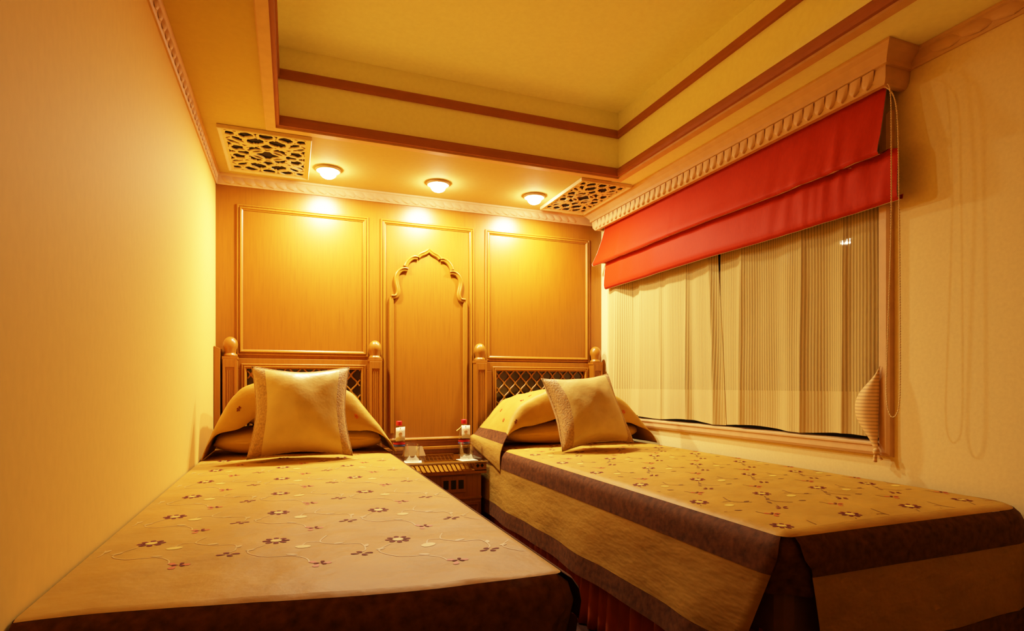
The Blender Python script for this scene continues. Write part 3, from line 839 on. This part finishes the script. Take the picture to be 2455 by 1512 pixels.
for q in cp[1:]:
    seg = (q-last).length; d = 0
    while acc + (seg-d) >= .0085:
        d += .0085-acc; acc = 0
        c = last.lerp(q, d/seg)
        mb.lathe([(.0002, -.0026), (.0018, -.0018), (.0026, 0), (.0018, .0018), (.0002, .0026)], c, 6)
    acc += seg-d; last = q
b = mb.build('beads', M['chain'], ch); b['kind'] = 'stuff'

# ------------------------------------------------------------------ ceiling vents with fretwork
def fret(w, h, th, cell=.0036):
    """pierced scrollwork plate, centred at 0, facing -z"""
    import math as _m
    rings = [(.055, .055, .040), (.120, .050, .034), (.048, .150, .044), (.125, .140, .042), (.080, .205, .034), (.145, .205, .026), (.0, .105, .030), (.0, .215, .034), (.165, .085, .026), (.020, .0, .055), (.085, .100, .022), (.10, .0, .030), (.165, .165, .026)]
    discs = [(.085, .058, .016), (.048, .112, .017), (.125, .092, .016), (.090, .165, .018), (.030, .190, .013), (.150, .175, .014), (.150, .020, .016), (.060, .0, .014), (.11, .225, .014), (.02, .06, .013), (.0, .155, .013)]
    kx, ky = (w/2)/.17, (h/2)/.245
    def F(x, y):
        px, py = abs(x)/kx, abs(y)/ky
        wob = .0022*_m.sin(px*150)*_m.sin(py*140)
        f = -1
        for a, b, r in rings: f = max(f, .0046 - abs(_m.hypot(px-a, py-b)-r))
        for a, b, r in discs:
            an = _m.atan2(py-b, px-a); f = max(f, r*.86*(.80+.30*_m.cos(5*an)) - _m.hypot(px-a, py-b))
        f = max(f, .009 - abs(py-.62*px-.055)*.8) if .05 < px < .15 else f
        f = max(f, (px-.160), (py-.236))
        if _m.hypot(px*1.0, py*1.5) < .040: f = min(f, .004-abs(px) if px < .008 else -.004)
        return f + wob
    nx, ny = int(w/cell), int(h/cell)
    V = {}; mb = MB()
    val = [[F(-w/2+w*i/nx, -h/2+h*j/ny) for i in range(nx+1)] for j in range(ny+1)]
    def pt(i, j): return (-w/2+w*i/nx, -h/2+h*j/ny)
    for j in range(ny):
        for i in range(nx):
            cs = [(i, j), (i+1, j), (i+1, j+1), (i, j+1)]; poly = []; cross = []
            for k in range(4):
                a, b = cs[k], cs[(k+1) % 4]; va, vb = val[a[1]][a[0]], val[b[1]][b[0]]
                if va > 0: poly.append(pt(*a))
                if (va > 0) != (vb > 0):
                    t = va/(va-vb); pa, pb = pt(*a), pt(*b); q = (pa[0]+(pb[0]-pa[0])*t, pa[1]+(pb[1]-pa[1])*t)
                    poly.append(q); cross.append(q)
            if len(poly) >= 3: mb.poly([(p[0], p[1], 0) for p in poly[::-1]])
            for q in range(0, len(cross)-1, 2):
                a, b = cross[q], cross[q+1]
                mb.poly([(a[0], a[1], 0), (b[0], b[1], 0), (b[0], b[1], th), (a[0], a[1], th)])
    return mb
def vent(x0, x1, y0, y1, label):
    cx, cy = (x0+x1)/2, (y0+y1)/2; w, h = x1-x0, y1-y0
    t = thing('ceiling_vent', label, 'vent', (cx, cy, ZS), 'fretwork ceiling vents')
    put(MB().box((-w/2+.006, -h/2+.006, -.0035), (w/2-.006, h/2-.006, -.0015)), 'backing', M['black'], t, label='black sheet standing in for the shade behind the fretwork')  # black sheet paints the darkness seen through the holes
    fw_ = .018
    m = MB().sweep([(-w/2, -h/2), (w/2, -h/2), (w/2, h/2), (-w/2, h/2)], [(0, -.0015), (0, -.016), (.003, -.019), (.008, -.017), (.013, -.0135), (fw_, -.0125), (fw_, -.002)], mpz)
    put(m, 'frame', M['fret'], t)
    m = fret(w-2*fw_+.004, h-2*fw_+.004, .006)
    o = put(m, 'fretwork', M['fret'], t, label='ivory pierced scrollwork'); o.location = (0, 0, -.0125)
    return t
vent(.072, .455, -.637, -.108, 'square fretwork vent in the ceiling near the left wall')
vent(1.815, 2.128, -.632, -.085, 'fretwork vent in the ceiling next to the pelmet')

# ------------------------------------------------------------------ downlights
def downlight(loc, label):
    t = thing('downlight', label, 'ceiling light', loc, 'ceiling downlights')
    put(MB().lathe([(.030, -.001), (.062, -.001), (.0635, -.004), (.0625, -.011), (.058, -.0135), (.050, -.012), (.044, -.008), (.030, -.008)], (0, 0, 0), 36), 'trim_ring', M['chrome'], t)
    pr = [(.036, -.008), (.039, -.014), (.040, -.024)]
    for k in range(1, 9):
        a = PI/2*k/8; pr.append((max(.0004, .040*cos(a)), -.024-.026*sin(a)))
    put(MB().lathe(pr, (0, 0, 0), 32), 'globe', M['bulb'], t)
    ld = bpy.data.lights.new('lamp_light', 'AREA'); ld.shape = 'DISK'; ld.size = .07; ld.energy = 14.6; ld.color = LIGHTC
    lo = bpy.data.objects.new('lamp_light', ld); COL.objects.link(lo); lo.parent = t; lo.location = (0, 0, -.052)
    return t
LP = [(.546, -.265), (1.122, -.268), (1.700, -.262)]
d0 = downlight((*LP[0], ZS), 'round downlight beside the left fretwork vent')
dup(d0, (*LP[1], ZS), 'middle one of the three round downlights, above the arch panel', 'ceiling downlights')
dup(d0, (*LP[2], ZS), 'round downlight beside the vent at the pelmet', 'ceiling downlights')
# ------------------------------------------------------------------ nightstand
ns = thing('nightstand', 'glass-topped oak nightstand between the two beds', 'nightstand', (1.115, -.25, 0))
NX0, NX1, NY0, NY1 = .868, 1.336, -.475, -.016
TZ = .500
MB().box((NX0+.012, NY0+.025, .03), (NX1-.024, NY1, .432)).build('cabinet', M['wood_dark'], ns, bevel=.003)
MB().box((NX0, NY0+.006, .432), (NX1, NY1, .448)).build('shelf_board', M['wood_trim'], ns, bevel=.003)
MB().box((NX0-.004, NY0-.004, TZ-.008), (NX1+.004, NY1, TZ)).build('glass_top', M['tableglass'], ns)
MB().box((NX0-.004, NY0-.0055, TZ-.0075), (NX1+.004, NY0-.0042, TZ-.0005)).build('edge_glint', M['edge'], ns, label='pale strip painted as the lit front edge of the glass top')
def gallery(y, name):
    m = MB(); z0, z1 = .448, TZ-.0085
    m.box((NX0, y, z0), (NX1, y+.008, z0+.004)); m.box((NX0, y, z1-.004), (NX1, y+.008, z1))
    p = .0235; x = NX0+.03
    while x < NX1-.07:
        for dx in (0,):
            pts = []
            for k in range(9):
                t = k/8; pts.append((x + p*1.1*t, z1-.004-(z1-z0-.008)*t + .004*sin(2*PI*t)))
            m.sweep(pts, [(-.0028, -y-.006), (-.0028, -y-.001), (.0028, -y-.001), (.0028, -y-.006)], mpb, closed=False)
        x += p
    m.box((NX1-.066, y, z0), (NX1-.002, y+.008, z1)); m.box((NX0+.002, y, z0), (NX0+.026, y+.008, z1))
    return m.build(name, M['wood_trim'], ns)
gallery(NY0+.006, 'lattice_gallery'); gallery(NY1-.03, 'lattice_gallery')
mb = MB()
for q in (0, 1):
    cx = NX1-.050+q*.024; cz = .474; r = .0095
    mb.poly([(cx-r, NY0+.0045, cz), (cx, NY0+.0045, cz-r*1.2), (cx+r, NY0+.0045, cz), (cx, NY0+.0045, cz+r*1.2)])
mb.build('inlay_diamond', M['black'], ns)
for y in (NY0+.02,):
    MB().box((NX1-.012, NY0+.014, .448), (NX1-.002, NY1-.03, TZ-.0085)).build('end_board', M['wood_trim'], ns)
fy = NY0+.025
panel_frame(NX0+.03, NX1-.03, .05, .285, .022, ns, 'door_moulding', 'wood_dark', -fy, .010)
MB().box((NX0+.012, fy-.008, .298), (NX1-.024, fy, .312)).build('rail_moulding', M['wood_dark'], ns, bevel=.003)
sp = MB().box((1.092, fy-.006, .336), (1.226, fy, .424)).build('switch_plate', M['wood_dark'], ns, bevel=.002, label='switch plate with three black switches')
for q in range(3):
    x = 1.104+q*.0405
    MB().box((x, fy-.0085, .356), (x+.027, fy-.006, .402)).build('switch', M['switch'], sp, bevel=.001)

# ------------------------------------------------------------------ things on the nightstand
def bottle(loc, label, tagrot=0, string=True):
    t = thing('water_bottle', label, 'bottle', loc, 'bottles on the nightstand')
    pr = [(.0005, .001), (.026, .001), (.029, .005), (.030, .015), (.029, .05), (.030, .055), (.030, .115), (.029, .125), (.024, .150), (.0155, .172), (.0125, .180), (.0125, .190)]
    put(MB().lathe(pr, (0, 0, 0), 24), 'body', M['water'], t)
    put(MB().lathe([(.0004, .188), (.0148, .188), (.0152, .192), (.0152, .208), (.014, .2115), (.0004, .2115)], (0, 0, 0), 24), 'cap', M['capred'], t, label='red screw cap')
    m = MB(); m.lathe([(.0306, .060), (.0306, .110)], (0, 0, 0), 24, 0); m.lathe([(.0309, .092), (.0309, .100)], (0, 0, 0), 24, 1); m.lathe([(.0309, .082), (.0309, .089)], (0, 0, 0), 24, 2)
    put(m, 'bottle_label', [M['glass'], M['capred'], M['blue']], t)
    m = MB(); a = tagrot
    def tp(u, v, d=0): return (-.0235+.047*u + .003*v, -.0245-.012*(1-v)-d - .004*sin(PI*u)*0, .112+.069*v + a*(u-.5)*.05)
    m.grid(lambda u, v: tp(u, v), 2, 3)
    hg = put(m, 'hang_tag', M['paper'], t, solid=.0008, label='cream paper tag with a round emblem')
    m = MB()
    cu, cv_, n_ = .5, .5, 20
    ring = [(tp(cu+.19*cos(2*PI*k/n_), cv_+.13*sin(2*PI*k/n_), .0012)) for k in range(n_)]
    m.tube(ring, .0009, 5, closed=True)
    ring = [(tp(cu+.12*cos(2*PI*k/n_), cv_+.08*sin(2*PI*k/n_), .0012)) for k in range(n_)]
    m.tube(ring, .0008, 5, closed=True)
    m.tube([tp(cu-.03, cv_-.03, .0012), tp(cu+.03, cv_-.015, .0012), tp(cu-.02, cv_+.02, .0012), tp(cu+.03, cv_+.035, .0012)], .0011, 5)
    put(m, 'emblem', M['print'], hg)
    m = MB()
    m.lathe([(.0004, -.0008), (.0016, -.0008), (.0016, .0008), (.0004, .0008)], tp(.5, .93, .0010), 8, axis='y')
    put(m, 'eyelet', M['switch'], hg)
    m = MB(); m.tube([(.0, -.013, .184), (.0, -.018, .181), (.001, -.026, .177)], .001, 5)
    if string: m.tube([(-.012, -.004, .183), (-.02, -.012, .172), (-.034, -.016, .160), (-.046, -.018, .152)], lambda q: .0008+.0028*q, 6)
    put(m, 'string', M['thread_yel'], t)
    return t
bottle((1.247, -.345, TZ), 'tagged water bottle with red cap at the window side of the nightstand', 0)
bottle((.892, -.36, TZ), 'tagged water bottle with red cap next to the left bed', .1, False)
def tumbler(loc, label):
    t = tag(MB().lathe([(.0005, .003), (.033, .003), (.0335, .004), (.0375, .090), (.039, .0905), (.039, .0895), (.035, .0008), (.0005, .0008)], (0, 0, 0), 28).build('tumbler', M['glass']), label, 'glass', 'tumblers on the nightstand')
    t.location = loc; return t
def coaster(loc, label, rz):
    o = tag(MB().box((-.045, -.045, 0), (.045, .045, .0022)).build('coaster', M['paper'], bevel=.0008), label, 'coaster', 'white paper coasters'); o.location = loc; o.rotation_euler = (0, 0, rz); return o
coaster((1.240, -.426, TZ+.0004), 'white paper coaster under the tumbler at the window side', .12)
coaster((.955, -.405, TZ+.0004), 'white paper coaster under the tumbler by the left bed', -.2)
tumbler((1.238, -.426, TZ+.003), 'clear tumbler in front of the bottle at the window side')
tumbler((.952, -.405, TZ+.003), 'clear tumbler in front of the bottle by the left bed')
o = MB().box((-.075, -.10, 0), (.0, .10, .003)).build('printed_card', M['magazine'], bevel=.0008)
tag(o, 'dark printed card lying at the end of the nightstand glass', 'card'); o.location = (1.330, -.30, TZ+.0006)
mb = MB(); mb.add([(0, 0, 0), (.12, 0, 0), (.10, .0, .055), (.004, 0, .060), (0, .06, 0), (.12, .06, 0)], [(0, 1, 2, 3), (4, 3, 2, 5), ])
o = mb.build('folded_card', M['paper'], solid=.001); tag(o, 'pale folded card standing at the back of the nightstand', 'card'); o.location = (.955, -.17, TZ+.001)

# ------------------------------------------------------------------ camera, world, render look
cam = bpy.data.cameras.new('camera'); co = bpy.data.objects.new('camera', cam); COL.objects.link(co)
co.location = (.366, -3.351, .9); co.rotation_euler = (PI/2, 0, math.radians(-21.124))
cam.sensor_fit = 'HORIZONTAL'; cam.sensor_width = 36; cam.lens = 1373.5*36/2455
cam.shift_y = 166/2455; cam.clip_start = .02
S.camera = co
w = bpy.data.worlds.new('night'); S.world = w; w.use_nodes = True
w.node_tree.nodes['Background'].inputs[0].default_value = (.01, .006, .004, 1); w.node_tree.nodes['Background'].inputs[1].default_value = .2
bpy.context.view_layer.update()
cy = S.cycles
cy.use_denoising = True; cy.use_adaptive_sampling = True; cy.adaptive_threshold = .045; cy.adaptive_min_samples = 16; cy.max_bounces = 8; cy.diffuse_bounces = 5; cy.glossy_bounces = 4; cy.transparent_max_bounces = 12
cy.caustics_reflective = False; cy.caustics_refractive = False; cy.sample_clamp_indirect = 6
S.view_settings.view_transform = 'Standard'; S.view_settings.look = 'None'; S.view_settings.exposure = 0.0; S.view_settings.gamma = .75
# soft highlight shoulder, like the photo's tone curve
S.view_settings.use_curve_mapping = True
cmv = S.view_settings.curve_mapping; WL = 4.0
cmv.white_level = (WL, WL, WL); cmv.extend = 'HORIZONTAL'; cmv.use_clip = False
cc = cmv.curves[3]
fx = lambda x: 1-math.exp(-2.95*x)
pts_ = [0, .02, .05, .09, .14, .2, .28, .38, .5, .65, .82, 1.0]
cc.points[0].location = (0, 0); cc.points[1].location = (1, fx(WL))
for p_ in pts_[1:-1]:
    xx_ = p_*WL*.5; cc.points.new(xx_/WL, fx(xx_))
cc.points.new(.62, fx(.62*WL)); cc.points.new(.8, fx(.8*WL))
cmv.update()
